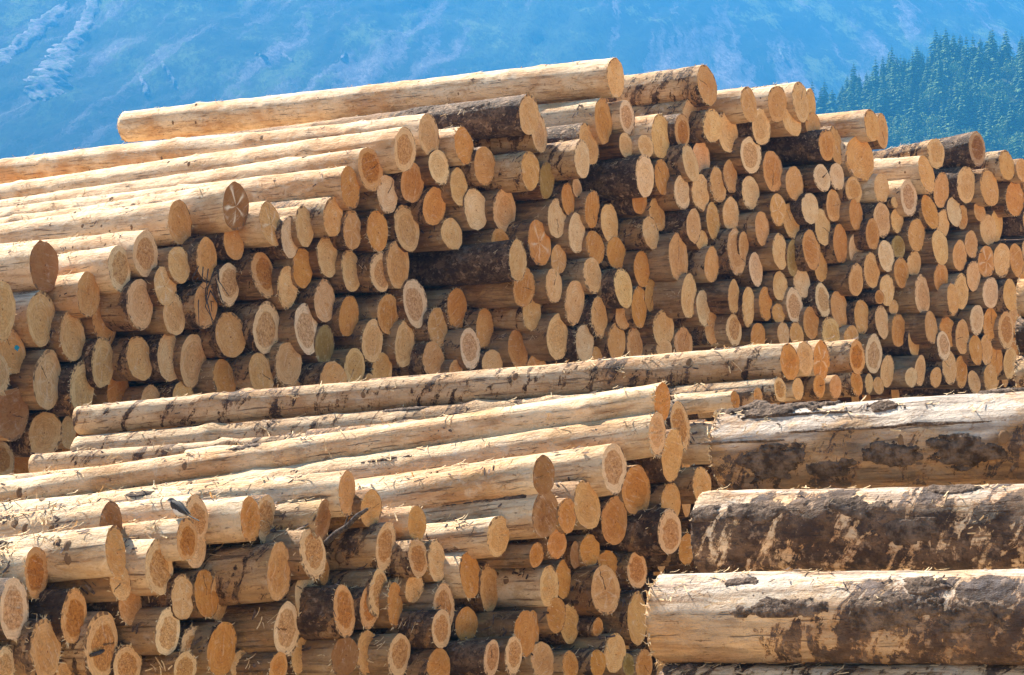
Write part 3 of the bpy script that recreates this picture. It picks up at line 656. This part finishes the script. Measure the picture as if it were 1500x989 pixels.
for q, ((x, y, h), (y2, h2), Yd, prm, lab) in enumerate(BIG):
    al = radians(60); far = at(x, y, Yd); r = ray(1500, y2)
    k = (r[0]*far[1]-far[0])/(sin(al)+r[0]*cos(al)); mid = CAM+r*(far[1]-cos(al)*k)
    a = mid-far; l1 = np.linalg.norm(a); a /= l1; L = 3.6
    rf = h/2/F*far[1]; rm = h2/2/F*mid[1]; rn = rf+(rm-rf)*min(1.6, L/l1)
    g = rngf(900+q)
    lg = Log(far+a*L, a, rn, rf, L, a, 8100+q*13, .03); lg.L = L
    V, Fc, at_ = lg.body(72, 150, prm)
    vary(q, lg, at_['prm'][1], at_['lp'][1], L-l1, L)
    o = link('log', new_mesh('log', V, Fc, [M_SIDE], at_), None, lg.P)
    tag(o, lab, 'log', 'big logs at the right')
    V, Fc, at_ = lg.cap(40, TINT['b'], (1, 0, 0)); link('sawn_end', new_mesh('sawn_end', V, Fc, [M_END], at_), o)
    V, Fc = lg.splinters((150, 12, 120, 40)[q], .012, (.04, .015, .06, .03)[q], far=True)
    link('splinter_fringe', new_mesh('splinter_fringe', V, Fc, [M_SPL], smooth=False), o)['kind'] = 'stuff'
    vis = L-l1      # the part inside the frame is t in [vis, L]
    def px_t(px): return L-l1*(px-x)/(1500-x)
    PT = {0: [(.75, 1.9, 1035, 1260, .010), (1.15, 1.85, 1410, 1560, .008), (-.95, .15, 1095, 1215, .010), (-.65, .1, 1285, 1385, .011), (-.8, .15, 1365, 1500, .011), (.75, 1.25, 1275, 1355, .008),
              (.28, .38, 1140, 1520, .007), (.11, .19, 1030, 1190, .006), (.82, .91, 1140, 1310, .007), (-.9, -.3, 1200, 1290, .007)],  # the narrow strips are added to stand in for long dark cracks
          1: [(.1, .95, 1080, 1220, .007), (-.4, .35, 1320, 1420, .006), (.2, .75, 1030, 1090, .006), (.9, 1.45, 1370, 1460, .007), (.2, 1.0, 1230, 1340, .006)],
          2: [(0, .6, 1085, 1260, .007), (-.4, .65, 1270, 1420, .008), (-.35, .7, 1385, 1520, .009), (.8, 1.2, 1080, 1140, .006), (.5, 1.1, 1330, 1440, .007)], 3: [(1.0, 1.75, 975, 1045, .011)]}[q]
    for j, (t0, t1, xa, xb, h_) in enumerate(PT):
        add_patch(o, lg, (t0, t1, px_t(xb), px_t(xa), h_), 300+q*10+j, cell=.0045, cover=.48)
    add_knots(o, lg, (5, 1, 3, 1)[q], g); TOPS.append((lg, vis))
for q, (y, h, lab) in enumerate(((437, 56, 'pale log end of the stack cut off by the right edge, topmost'), (492, 54, 'dark barked log cut off by the right edge, middle one'), (541, 50, 'orange log end cut off by the right edge, lowest one'))):
    al = radians(62); a = np.array((sin(al), -cos(al), 0)); far = at(1495-q*1.5, y, 15.0); L = 3.0; r = h/2/F*15
    lg = Log(far+a*L, a, r, r, L, a, 8500+q, .03)
    V, Fc, at_ = lg.body(30, 40, ((.30, .7, .5)[q], .8, .2+.3*q, .3))
    o = link('log', new_mesh('log', V, Fc, [M_SIDE], at_), None, lg.P); tag(o, lab, 'log', 'logs at the right edge')
    V, Fc = lg.splinters(50, .02, .05, far=True); link('splinter_fringe', new_mesh('splinter_fringe', V, Fc, [M_SPL], smooth=False), o)['kind'] = 'stuff'

# ------------------------------------------------------------------ shavings, bark crumbs, stick
def strips(name, n, mat, lab, seed, lr, wr, lift, pool=None):
    g = rngf(seed); V = []; Fc = []; near_end = pool is not None; TOPS_ = pool or TOPS
    for _ in range(n):
        T = TOPS_[g.integers(0, len(TOPS_))]; lg, lo = T if isinstance(T, tuple) else (T, 0)
        t = g.uniform(max(lo, .1), min(lg.L, lo+6.5) if lo == 0 else lg.L); th = g.choice((g.normal(1.5, .35), g.normal(2.6, .3), g.normal(.8, .4)))
        if near_end: t = .03+abs(g.normal(0, .18)); th = g.uniform(-.2, 2.3)
        p = lg.pt(th, t, .002)+lg.P; rad = cos(th)*lg.eh+sin(th)*lg.eu; tan = -sin(th)*lg.eh+cos(th)*lg.eu
        for _ in range(g.integers(1, 5)):
            ph = g.normal(0, .9); d = lg.a*cos(ph)+tan*sin(ph); sd = np.cross(rad, d)
            l = g.uniform(*lr)*(.55 if lo else 1); w = g.uniform(*wr)*(.6 if lo else 1); c = p+lg.a*g.normal(0, .03)+tan*g.normal(0, .015); k = len(V); up = g.uniform(0, lift)*l
            for q, (u, hgt) in enumerate(((-.5, g.uniform(0, .3)), (-.15, .25), (.2, .45), (.5, 1.0))):
                b = c+d*l*u+rad*(up*hgt+.002); ww = w*(1-.5*abs(u))
                V += [b-sd*ww, b+sd*ww+rad*w*.3]
                if q: Fc.append([k+2*q-2, k+2*q-1, k+2*q+1, k+2*q])
    o = link(name, new_mesh(name, V, Fc, [mat], smooth=False)); tag(o, lab, 'shavings' if 'shav' in name else 'bark bits', None, 'stuff')
strips('wood_shavings', 2600, M_SPL, 'loose pale wood shavings and fibres lying on the top logs', 5, (.02, .09), (.0015, .005), .45)
strips('bark_crumbs', 1500, M_CRUMB, 'small dark bark crumbs scattered over the top logs', 6, (.01, .05), (.002, .007), .3)
def on_cap(l, dx, dy, lift=.004):
    """a point on the sawn end of a log, offset in units of its radius"""
    lg = l['lg']; off = lg.eh*(-dx*lg.r1)+lg.eu*(dy*lg.r1); return off+lg.a*(lg.shear(off)+lift)
def near(p, x, y): return min((l for l in LOGS if l['p'] == p), key=lambda l: abs(l['x']-x)+abs(l['y']-y))
M_PAINT = mat_plain('teal_paint', (.02, .22, .30), (.03, .32, .40), 200)
l = near('R', 17, 515); g = rngf(4)
if 'o' in l:
    V = [on_cap(l, .35, .2)]+[on_cap(l, .35+.20*cos(k*.6283)*g.uniform(.5, 1.2), .2+.15*sin(k*.6283)*g.uniform(.5, 1.2)) for k in range(10)]
    link('paint_mark', new_mesh('paint_mark', V, [[0, 1+k, 1+(k+1) % 10] for k in range(10)], [M_PAINT]), l['o'])['label'] = 'dab of teal paint on the sawn end'
l = near('F', 149, 940)
if 'o' in l:
    V, Fc = tube([on_cap(l, -.75, -.28, .012), on_cap(l, -.3, -.22, .02), on_cap(l, .0, -.17, .012)], [.008, .010, .007], 5)
    link('bark_chip', new_mesh('bark_chip', V, Fc, [M_STICK]), l['o'])
l = near('R', 301, 448); V = []; Fc = []; g = rngf(12); Pq = l['lg'].P
for k in range(14):
    a_ = on_cap(l, g.uniform(-1.3, .7), g.uniform(-.2, 1.7), .05); b_ = a_+np.array((g.normal(0, .08), g.normal(0, .03), -g.uniform(.08, .3))); m_ = (a_+b_)/2+g.normal(0, .03, 3)
    v, f = tube([a_, m_, b_], [.006, .005, .003], 5); Fc += [[x+len(V) for x in q] for q in f]; V += list(v)
tag(link('dry_twigs', new_mesh('dry_twigs', V, Fc, [M_STICK]), None, Pq), 'tangle of dark dry twigs caught between sawn ends of the rear stack', 'twigs', None, 'stuff')
GAPS = [l['lg'] for l in LOGS if l['own'] and 'far' not in l]
strips('caught_shavings', 900, M_SPL, 'pale wood fibres caught in the gaps between sawn ends', 15, (.015, .07), (.0012, .0035), .5, GAPS)
strips('caught_bark_crumbs', 1300, M_CRUMB, 'dark bark scraps caught in the gaps between sawn ends', 16, (.015, .07), (.002, .008), .5, GAPS)
A, B = at(478, 795, 9.75), at(538, 746, 9.55)
V, Fc = tube([A, A*.75+B*.25+(0, 0, .006), A*.5+B*.5-(0, 0, .004), A*.25+B*.75+(0, 0, .008), B], [.016, .015, .013, .012, .008])
o = link('broken_branch', new_mesh('broken_branch', [np.array(v)-A for v in V], Fc, [M_STICK]), None, A)
V, Fc = tube([A*.55+B*.45-A, A*.5+B*.5+np.array((.01, -.02, .05))-A], [.006, .003], 6)
link('side_twig', new_mesh('side_twig', V, Fc, [M_STICK]), o)
tag(o, 'blackened broken branch leaning between log ends of the front stack', 'branch')
# ------------------------------------------------------------------ the bird on the log
M_BGREY = mat_plain('grey_feathers', (.065, .055, .045), (.12, .10, .08), 300, .8)
M_BDARK = mat_plain('dark_feathers', (.022, .018, .015), (.065, .054, .045), 300, .7)
def bird_body_mat():
    n = N('bird_plumage'); co = n.n('TexCoord').outputs['Object']; o = n.xyz(co)
    k = n.math('ADD', o[2], n.math('MULTIPLY', n.math('SUBTRACT', n.noise(co, 60, 3), .5), .012))
    k = n.math('SUBTRACT', k, n.math('ADD', .034, n.math('MULTIPLY', n.math('SUBTRACT', .025, o[1]), .9)))   # throat and belly white, back grey
    col = n.mix(n.step(k, .000, .016), (.55, .51, .46), (.10, .085, .072))
    cap_ = n.math('MULTIPLY', n.step(o[2], .066, .071), 1.0)
    col = n.mix(cap_, col, (.02, .02, .024))
    col = n.mix(n.math('MULTIPLY', n.step(n.noise(co, 260, 3), .5, .7), .4), col, n.mix(1.0, col, (.5, .5, .5), 'MULTIPLY'))
    return n.done(col, .8)
def loft(secs, n=14):
    """secs: (y, z, half width, half height) along the body; local +y is away from the beak"""
    V = []; Fc = []
    for i, (y, z, w, h) in enumerate(secs):
        V += [(cos(k*2*pi/n)*w, y, z+sin(k*2*pi/n)*h) for k in range(n)]
        if i: Fc += [[(i-1)*n+k, (i-1)*n+(k+1) % n, i*n+(k+1) % n, i*n+k] for k in range(n)]
    Fc += [list(range(n)), [len(V)-1-k for k in range(n)]]
    return V, Fc
perch = min(LOGS, key=lambda l: abs(l['x']-274)+abs(l['y']-790))['lg']
th_b = 1.45; best = min(np.linspace(.02, .8, 200), key=lambda t: abs(project(perch.P+perch.pt(th_b, t))[0]-256))
foot = perch.P+perch.pt(th_b, best)
# local frame: beak points -y; the bird faces left and a little away, its tail towards the right and down
V, Fc = loft([(-.036, .071, .002, .002), (-.033, .070, .006, .006), (-.026, .070, .0105, .0105), (-.017, .069, .0125, .013), (-.009, .064, .0125, .0145), (-.004, .056, .0150, .0180),
              (.006, .043, .0235, .0275), (.020, .034, .0255, .0280), (.034, .028, .0215, .0225), (.047, .021, .0130, .0130), (.058, .016, .0065, .0065), (.066, .013, .002, .002)], 16)
bird = link('bird', new_mesh('bird', V, Fc, [bird_body_mat()]), None, foot)
sub = bird.modifiers.new('smooth', 'SUBSURF'); sub.levels = sub.render_levels = 2
tag(bird, 'small grey wagtail-like bird with white belly perched on a sawn log end', 'bird')
for sx in (-1, 1):
    V = []; Fc = []
    sec = ((-.004, .056, .011, .003), (.006, .050, .017, .005), (.022, .042, .017, .005), (.040, .032, .012, .004), (.060, .022, .006, .003), (.074, .015, .002, .0015))
    n = 8
    for i, (y, z, h, w) in enumerate(sec):
        xo = sx*(.0200 if i < 3 else .0200-.0045*(i-2))
        V += [(xo+sx*cos(k*2*pi/n)*w, y, z+.002+sin(k*2*pi/n)*h) for k in range(n)]
        if i: Fc += [[(i-1)*n+k, (i-1)*n+(k+1) % n, i*n+(k+1) % n, i*n+k] for k in range(n)]
    Fc += [list(range(n)), [len(V)-1-k for k in range(n)]]
    link('wing', new_mesh('wing', V, Fc, [M_BDARK]), bird)
    V, Fc = tube([(sx*.008, .012, .018), (sx*.009, .016, .009), (sx*.009, .010, .001)], [.0026, .0012, .0011], 6)
    leg = link('leg', new_mesh('leg', V, Fc, [M_BDARK]), bird)
    for d in (-.5, 0, .5, pi):
        V, Fc = tube([(sx*.009, .010, .0015), (sx*.009+sin(d)*.009, .010-cos(d)*.010, .0012)], [.001, .0006], 5)
        link('toe', new_mesh('toe', V, Fc, [M_BDARK]), leg)
    V, Fc = loft([(-.0275, .0725, .0006, .0006), (-.026, .0725, .0018, .0018), (-.0245, .0725, .0006, .0006)], 8)
    V = [(x+sx*.0098, y, z) for x, y, z in V]; link('eye', new_mesh('eye', V, Fc, [M_BDARK]), bird)
V, Fc = loft([(.050, .020, .008, .003), (.085, .006, .0075, .002), (.118, -.007, .007, .0016), (.122, -.009, .004, .0012)], 8)
link('tail', new_mesh('tail', V, Fc, [M_BDARK]), bird)
V, Fc = loft([(-.033, .0695, .0026, .0026), (-.040, .0690, .0017, .0016), (-.047, .0682, .0004, .0004)], 8)
link('beak', new_mesh('beak', V, Fc, [M_BDARK]), bird)
bird.rotation_euler = (0, 0, radians(-112)); bird.scale = (1.18,)*3
bird.rotation_euler = (0, 0, radians(118)) if False else (0, 0, radians(-122))
HAZE = .00066
# ------------------------------------------------------------------ ground, mountain, wooded hill
def grid_mesh(name, X, Y, Z, mats, smooth=True):
    h, w = X.shape; V = np.stack((X, Y, Z), -1).reshape(-1, 3)
    i = np.arange(h-1)[:, None]*w; j = np.arange(w-1)[None]
    Fc = np.stack((i+j, i+j+1, i+w+j+1, i+w+j), -1).reshape(-1, 4)
    return new_mesh(name, V, Fc, mats, None, None, smooth)
def ground_mat():
    n = N('yard_ground'); p = n.n('NewGeometry').outputs['Position']
    a = n.noise(p, .8, 6, .65); b = n.noise(p, 14, 4, .7)
    col = n.mix(n.step(a, .35, .65), (.60, .45, .27), (.50, .35, .20)); col = n.mix(n.math('MULTIPLY', n.step(b, .5, .65), .5), col, (.40, .26, .13))
    d = n.xyz(p)[1]; col = n.mix(n.step(d, 60, 120), col, (.07, .11, .03))
    n.bump(b, .6, .03); return n.done(col, .95)
xs = np.concatenate((np.linspace(-1400, -40, 20), np.linspace(-36, 36, 73), np.linspace(40, 1400, 20))); ys = np.concatenate((np.linspace(-300, -12, 8), np.linspace(-10, 40, 51), np.linspace(45, 400, 14), np.linspace(430, 1800, 14)))
X, Y = np.meshgrid(xs, ys); Z = np.clip((Y-9)/25, 0, 1)*1.3-.35+.05*fbm(X*.4, Y*.4, 4, 3)
tag(link('ground', grid_mesh('ground', X, Y, Z, [ground_mat()])), 'trampled bark-strewn earth of the log yard', None, None, 'structure')

def mountain_mat():
    n = N('mountain_slope'); o = n.xyz(n.n('NewGeometry').outputs['Position'])
    p = n.vec(n.math('ADD', o[0], n.math('MULTIPLY', o[2], .25)), n.math('MULTIPLY', o[1], .12), n.math('MULTIPLY', o[2], .62))
    big = n.noise(p, .008, 5, .6); mid = n.noise(p, .035, 6, .70); fine = n.noise(p, .34, 7, .78)
    # vegetation: dark dwarf-pine slopes with lighter meadow and bushes; trees as fine dark grain low down
    col = n.mix(n.step(n.math('ADD', n.math('MULTIPLY', big, .6), n.math('MULTIPLY', mid, .4)), .42, .60), (.010, .030, .016), (.060, .100, .034))
    col = n.mix(n.math('MULTIPLY', n.step(mid, .53, .62), .9), col, (.16, .22, .06))
    col = n.mix(n.math('MULTIPLY', n.step(fine, .48, .60), .75), col, n.mix(1.0, col, (.25, .3, .35), 'MULTIPLY'))
    col = n.mix(n.step(o[2], 330, 180), col, n.mix(1.0, col, (.35, .42, .5), 'MULTIPLY'))      # closed spruce forest on the lower slope
    # rock ribs and rubble gullies run down the slope, fanning left on the left side and right on the right
    fan = n.math('ADD', n.math('MULTIPLY', o[0], .0011), .10)
    sx = n.math('SUBTRACT', o[0], n.math('MULTIPLY', o[2], n.math('SUBTRACT', .45, n.math('MULTIPLY', fan, 1.2))))
    sx = n.math('ADD', sx, n.math('MULTIPLY', n.math('SUBTRACT', mid, .5), 46.0))
    run = n.noise(n.vec(n.math('MULTIPLY', sx, .034), n.math('MULTIPLY', o[2], .0085), 3.0), 1.0, 6, .66, .2)
    patch = n.noise(n.vec(o[0], n.math('MULTIPLY', o[2], 1.0), 50.0), .011, 4, .6)
    rk = n.math('ADD', n.math('MULTIPLY', run, .55), n.math('ADD', n.math('MULTIPLY', fine, .22), n.math('MULTIPLY', patch, .23)))
    rock = n.math('MULTIPLY', n.step(rk, .50, .585), n.step(o[2], 90, 260, .25, 1.0))
    col = n.mix(n.math('MULTIPLY', rock, .85), col, n.mix(n.step(fine, .42, .58), (.38, .33, .36), (.16, .145, .16)))
    n.bump(n.math('ADD', n.math('MULTIPLY', mid, 1.2), fine), 1.0, 9.0)
    return n.done(col, .95, .05)
w, h = 480, 210
X, T = np.meshgrid(np.linspace(-900, 900, w), np.linspace(0, 1, h))
Yb = 730+60*np.sin(X/300)+.10*X
Y = Yb+T*1150; rid = fbm(X*.006+Y*.002, Y*.0035, 6, 8)
rav = fbm((X-.30*(Y-Yb)+25*fbm(X*.01, Y*.01, 3, 31))*.020, Y*.0022, 5, 4, .55)
Z = -2+600*T**.95*(1+.08*rid)+7*np.minimum(1, T*3)*(1-2*np.abs(rav))+3.5*fbm(X*.05, Y*.045, 5, 5, .65)*np.minimum(1, T*6)
tag(link('mountain', grid_mesh('mountain', X, Y, Z, [mountain_mat()])), 'blue hazy mountainside with pale scree gullies', None, None, 'structure')
# three scree fans at the left as sheets of rubble lying on the slope
def slope_hit(px, py):
    r = ray(px, py); d = np.linspace(700, 1950, 1600); P = CAM+r[None]*d[:, None]
    jj = np.clip(((P[:, 0]+900)/1800*(w-1)).round().astype(int), 0, w-1)
    z = np.array([np.interp(P[k, 1], Y[:, jj[k]], Z[:, jj[k]]) for k in range(len(d))])
    k = np.argmax(P[:, 2] <= z) if (P[:, 2] <= z).any() else len(d)-1
    return P[k]
M_SCREE = None
def scree_mat():
    n = N('scree_rubble'); p = n.n('NewGeometry').outputs['Position']
    a = n.noise(p, .12, 6, .7); b = n.noise(p, .35, 6, .75)
    col = n.mix(n.step(a, .4, .6), (.19, .16, .18), (.10, .09, .10)); col = n.mix(n.math('MULTIPLY', n.step(b, .46, .56), .9), col, (.03, .06, .025))
    return n.done(col, .95, .05)
M_SCREE = scree_mat()
SCREES = [[(142, -8, 10), (128, 30, 12), (112, 55, 13), (92, 78, 20), (80, 102, 26), (66, 128, 30), (46, 150, 12)], [(100, 5, 8), (62, 35, 16), (30, 65, 14), (0, 88, 12), (-30, 110, 8)],
          [(205, 112, 2), (212, 125, 5), (217, 145, 6)], [(236, 90, 3), (250, 112, 4), (264, 135, 3)], [(376, 80, 6), (392, 86, 7)], [(414, 80, 3), (430, 92, 4)], [(500, 88, 3), (508, 78, 4)], [(1140, 70, 2), (1150, 92, 3)]]
for line in SCREES:
    pts = []
    for a, b in zip(line[:-1], line[1:]):
        for t in np.linspace(0, 1, 12)[:-1]: pts.append([a[k]*(1-t)+b[k]*t for k in range(3)])
    V = []; Fc = []; g = rngf(len(line)*7+int(line[0][0])); nc = 7
    for i, (px, py, hw) in enumerate(pts):
        for c in range(nc):
            u = (c/(nc-1)-.5)*2*hw*(1+g.normal(0, .10)+.30*sin(i*.9+c*.7+hw)+.18*sin(i*2.3+c))*(1.0 if 1 < i < len(pts)-2 else .4)
            q = slope_hit(px+u, py+u*.25); V.append(q+np.array((0, -.6, 1.0 if 0 < c < nc-1 else -1.6)))
        if i: Fc += [[(i-1)*nc+c, (i-1)*nc+c+1, i*nc+c+1, i*nc+c] for c in range(nc-1)]
    tag(link('scree', new_mesh('scree', V, Fc, [M_SCREE])), 'pale scree on the mountainside', None, None, 'structure')

# wooded hill at the right
SIL = ((1080, 215), (1195, 172), (1250, 140), (1300, 112), (1370, 92), (1430, 76), (1500, 68), (1700, 40))
def hill_z(x, y):
    px = CX+F*x/y; yr = np.interp(px, *zip(*SIL)); zr = 640*(HORIZON-yr)/F+1.7
    t = np.clip((y-330)/310, 0, 1); fall = np.clip((px-960)/160, 0, 1); fall = fall*fall*(3-2*fall)
    t2 = np.clip((y-640)/200, 0, 1)
    return (zr*t**1.15*(1-t2*t2*.6))*fall-2+np.minimum(1, t*3)*3*fbm(x*.03, y*.03, 4, 21)*fall
X, Y = np.meshgrid(np.linspace(20, 420, 120), np.linspace(320, 860, 120))
n_ = N('forest_floor'); p_ = n_.n('NewGeometry').outputs['Position']
hm = n_.done(n_.mix(n_.step(n_.noise(p_, .2, 5, .7), .4, .6), (.020, .038, .020), (.045, .070, .025)), .95, .05)
tag(link('wooded_hill', grid_mesh('wooded_hill', X, Y, hill_z(X, Y)-.3, [hm])), 'steep hillside carrying dark conifers', None, None, 'structure')
def leaf_mat(name, c1, c2):
    n = N(name); co = n.n('TexCoord').outputs['Object']; r = n.n('ObjectInfo').outputs['Random']
    col = n.mix(n.step(n.noise(co, 1.6, 4, .7), .38, .62), c1, c2); col = n.mix(n.math('MULTIPLY', r, .45), col, n.mix(1.0, col, (1.3, 1.15, .7), 'MULTIPLY'))
    return n.done(col, .8, .1)
M_NEEDLE = leaf_mat('needles', (.024, .075, .020), (.080, .155, .034)); M_LEAF = leaf_mat('leaves', (.10, .17, .035), (.17, .24, .05))
M_TRUNK = mat_plain('tree_bark', (.05, .035, .025), (.10, .075, .055), 6)
def conifer(seed):
    g = rngf(seed); V, Fc = tube([(0, 0, -.8), (0, 0, 4), (.03, 0, 9.6)], [.16, .11, .02], 6); mi = [1]*len(Fc)
    lv = 17
    for i in range(lv):
        f = i/(lv-1); z = .9+f*8.9; R = (1-f)**.72*2.3*(1+g.normal(0, .12))+.08; nb = max(5, int(11*(1-f)+4))
        for b in range(nb):
            an = b*2*pi/nb+g.uniform(-.3, .3)+i*.7; rr = R*g.uniform(.5, 1.3); k = len(V); dz = -rr*g.uniform(.25, .55); wd = rr*.26+.07
            c, s_ = cos(an), sin(an)
            V += [(0, 0, z), (c*rr*.55-s_*wd, s_*rr*.55+c*wd, z+dz*.4-.10), (c*rr, s_*rr, z+dz), (c*rr*.55+s_*wd, s_*rr*.55-c*wd, z+dz*.4-.10), (c*rr*.6, s_*rr*.6, z+dz*.35+.14)]
            Fc += [[k, k+1, k+4], [k+1, k+2, k+4], [k, k+4, k+3], [k+4, k+2, k+3]]; mi += [0]*4
    return new_mesh('conifer', V, Fc, [M_NEEDLE, M_TRUNK], None, mi, False)
def broadleaf(seed):
    g = rngf(seed); V, Fc = tube([(0, 0, -.6), (.1, 0, 2.5), (.2, .1, 5)], [.2, .14, .05], 6); mi = [1]*len(Fc)
    blobs = [(g.normal(0, 1.2), g.normal(0, 1.2), g.uniform(2.5, 6.2), g.uniform(.8, 1.4)) for _ in range(11)]
    for bx, by, bz, br in blobs:
        for _ in range(60):
            d = g.normal(0, 1, 3); d /= np.linalg.norm(d); p = np.array((bx, by, bz))+d*br*g.uniform(.6, 1.05); u = np.cross(d, g.normal(0, 1, 3)); u /= np.linalg.norm(u); v = np.cross(d, u)*.6+d*.4; s_ = g.uniform(.16, .32); k = len(V)
            V += [p-u*s_, p+v*s_, p+u*s_, p-v*s_]; Fc.append([k, k+1, k+2, k+3]); mi.append(0)
    return new_mesh('broadleaf_tree', V, Fc, [M_LEAF, M_TRUNK], None, mi, False)
CON = [conifer(300+k) for k in range(6)]; BRD = [broadleaf(400+k) for k in range(4)]
g = rngf(55); spots = []
nb_ = nc_ = 0
while nb_ < 110 or nc_ < 290:
    y = 640-260*g.random()**1.15; px = g.uniform(1170, 1520); x = (px-CX)/F*y; z = float(hill_z(np.array(x), np.array(y)))
    q = project((x, y, z+5))
    if q[1] > 300 or any((x-a)**2+((y-b)*.6)**2 < 1.7 for a, b in spots): continue
    br = g.random() < .27 and y < 625
    if (br and nb_ >= 110) or (not br and nc_ >= 290): continue
    spots.append((x, y)); nb_ += br; nc_ += not br
    o = link('broadleaf_tree' if br else 'conifer', (BRD if br else CON)[g.integers(0, 4 if br else 6)], None, (x, y, z))
    s_ = g.uniform(.6, 1.3) if br else g.uniform(.6, 1.55); w_ = s_**.6*g.uniform(.85, 1.35); o.scale = (w_*g.uniform(.9, 1.1), w_*g.uniform(.9, 1.1), s_); o.rotation_euler = (0, 0, g.uniform(0, 6.28))
    tag(o, 'light green broadleaved tree among conifers on the far hillside' if br else ('dark pointed conifer standing on the skyline of the hill' if y > 618 else 'dark blue-green conifer on the wooded hillside at right'), 'tree', 'broadleaved trees on the hillside' if br else 'conifers on the skyline' if y > 618 else 'conifers on the hillside')

# ------------------------------------------------------------------ the hazy air
hb = bmesh.new(); bmesh.ops.create_cube(hb, size=1); hme = bpy.data.meshes.new('haze'); hb.to_mesh(hme); hb.free()
haze = link('haze', hme); top = max(560.0, float(np.max(Z))+10)
haze.scale = (3000, 2600, top+3.5); haze.location = (0, 800, (top-3.5)/2)
hm_ = bpy.data.materials.new('hazy_air'); hm_.use_nodes = True; t_ = hm_.node_tree; t_.nodes.clear()
vo = t_.nodes.new('ShaderNodeVolumePrincipled'); oo = t_.nodes.new('ShaderNodeOutputMaterial'); t_.links.new(vo.outputs[0], oo.inputs['Volume'])
vo.inputs['Color'].default_value = (.05, .305, .68, 1); vo.inputs['Density'].default_value = HAZE
hme.materials.append(hm_); haze['kind'] = 'stuff'; haze['label'] = 'blue haze in the mountain air'
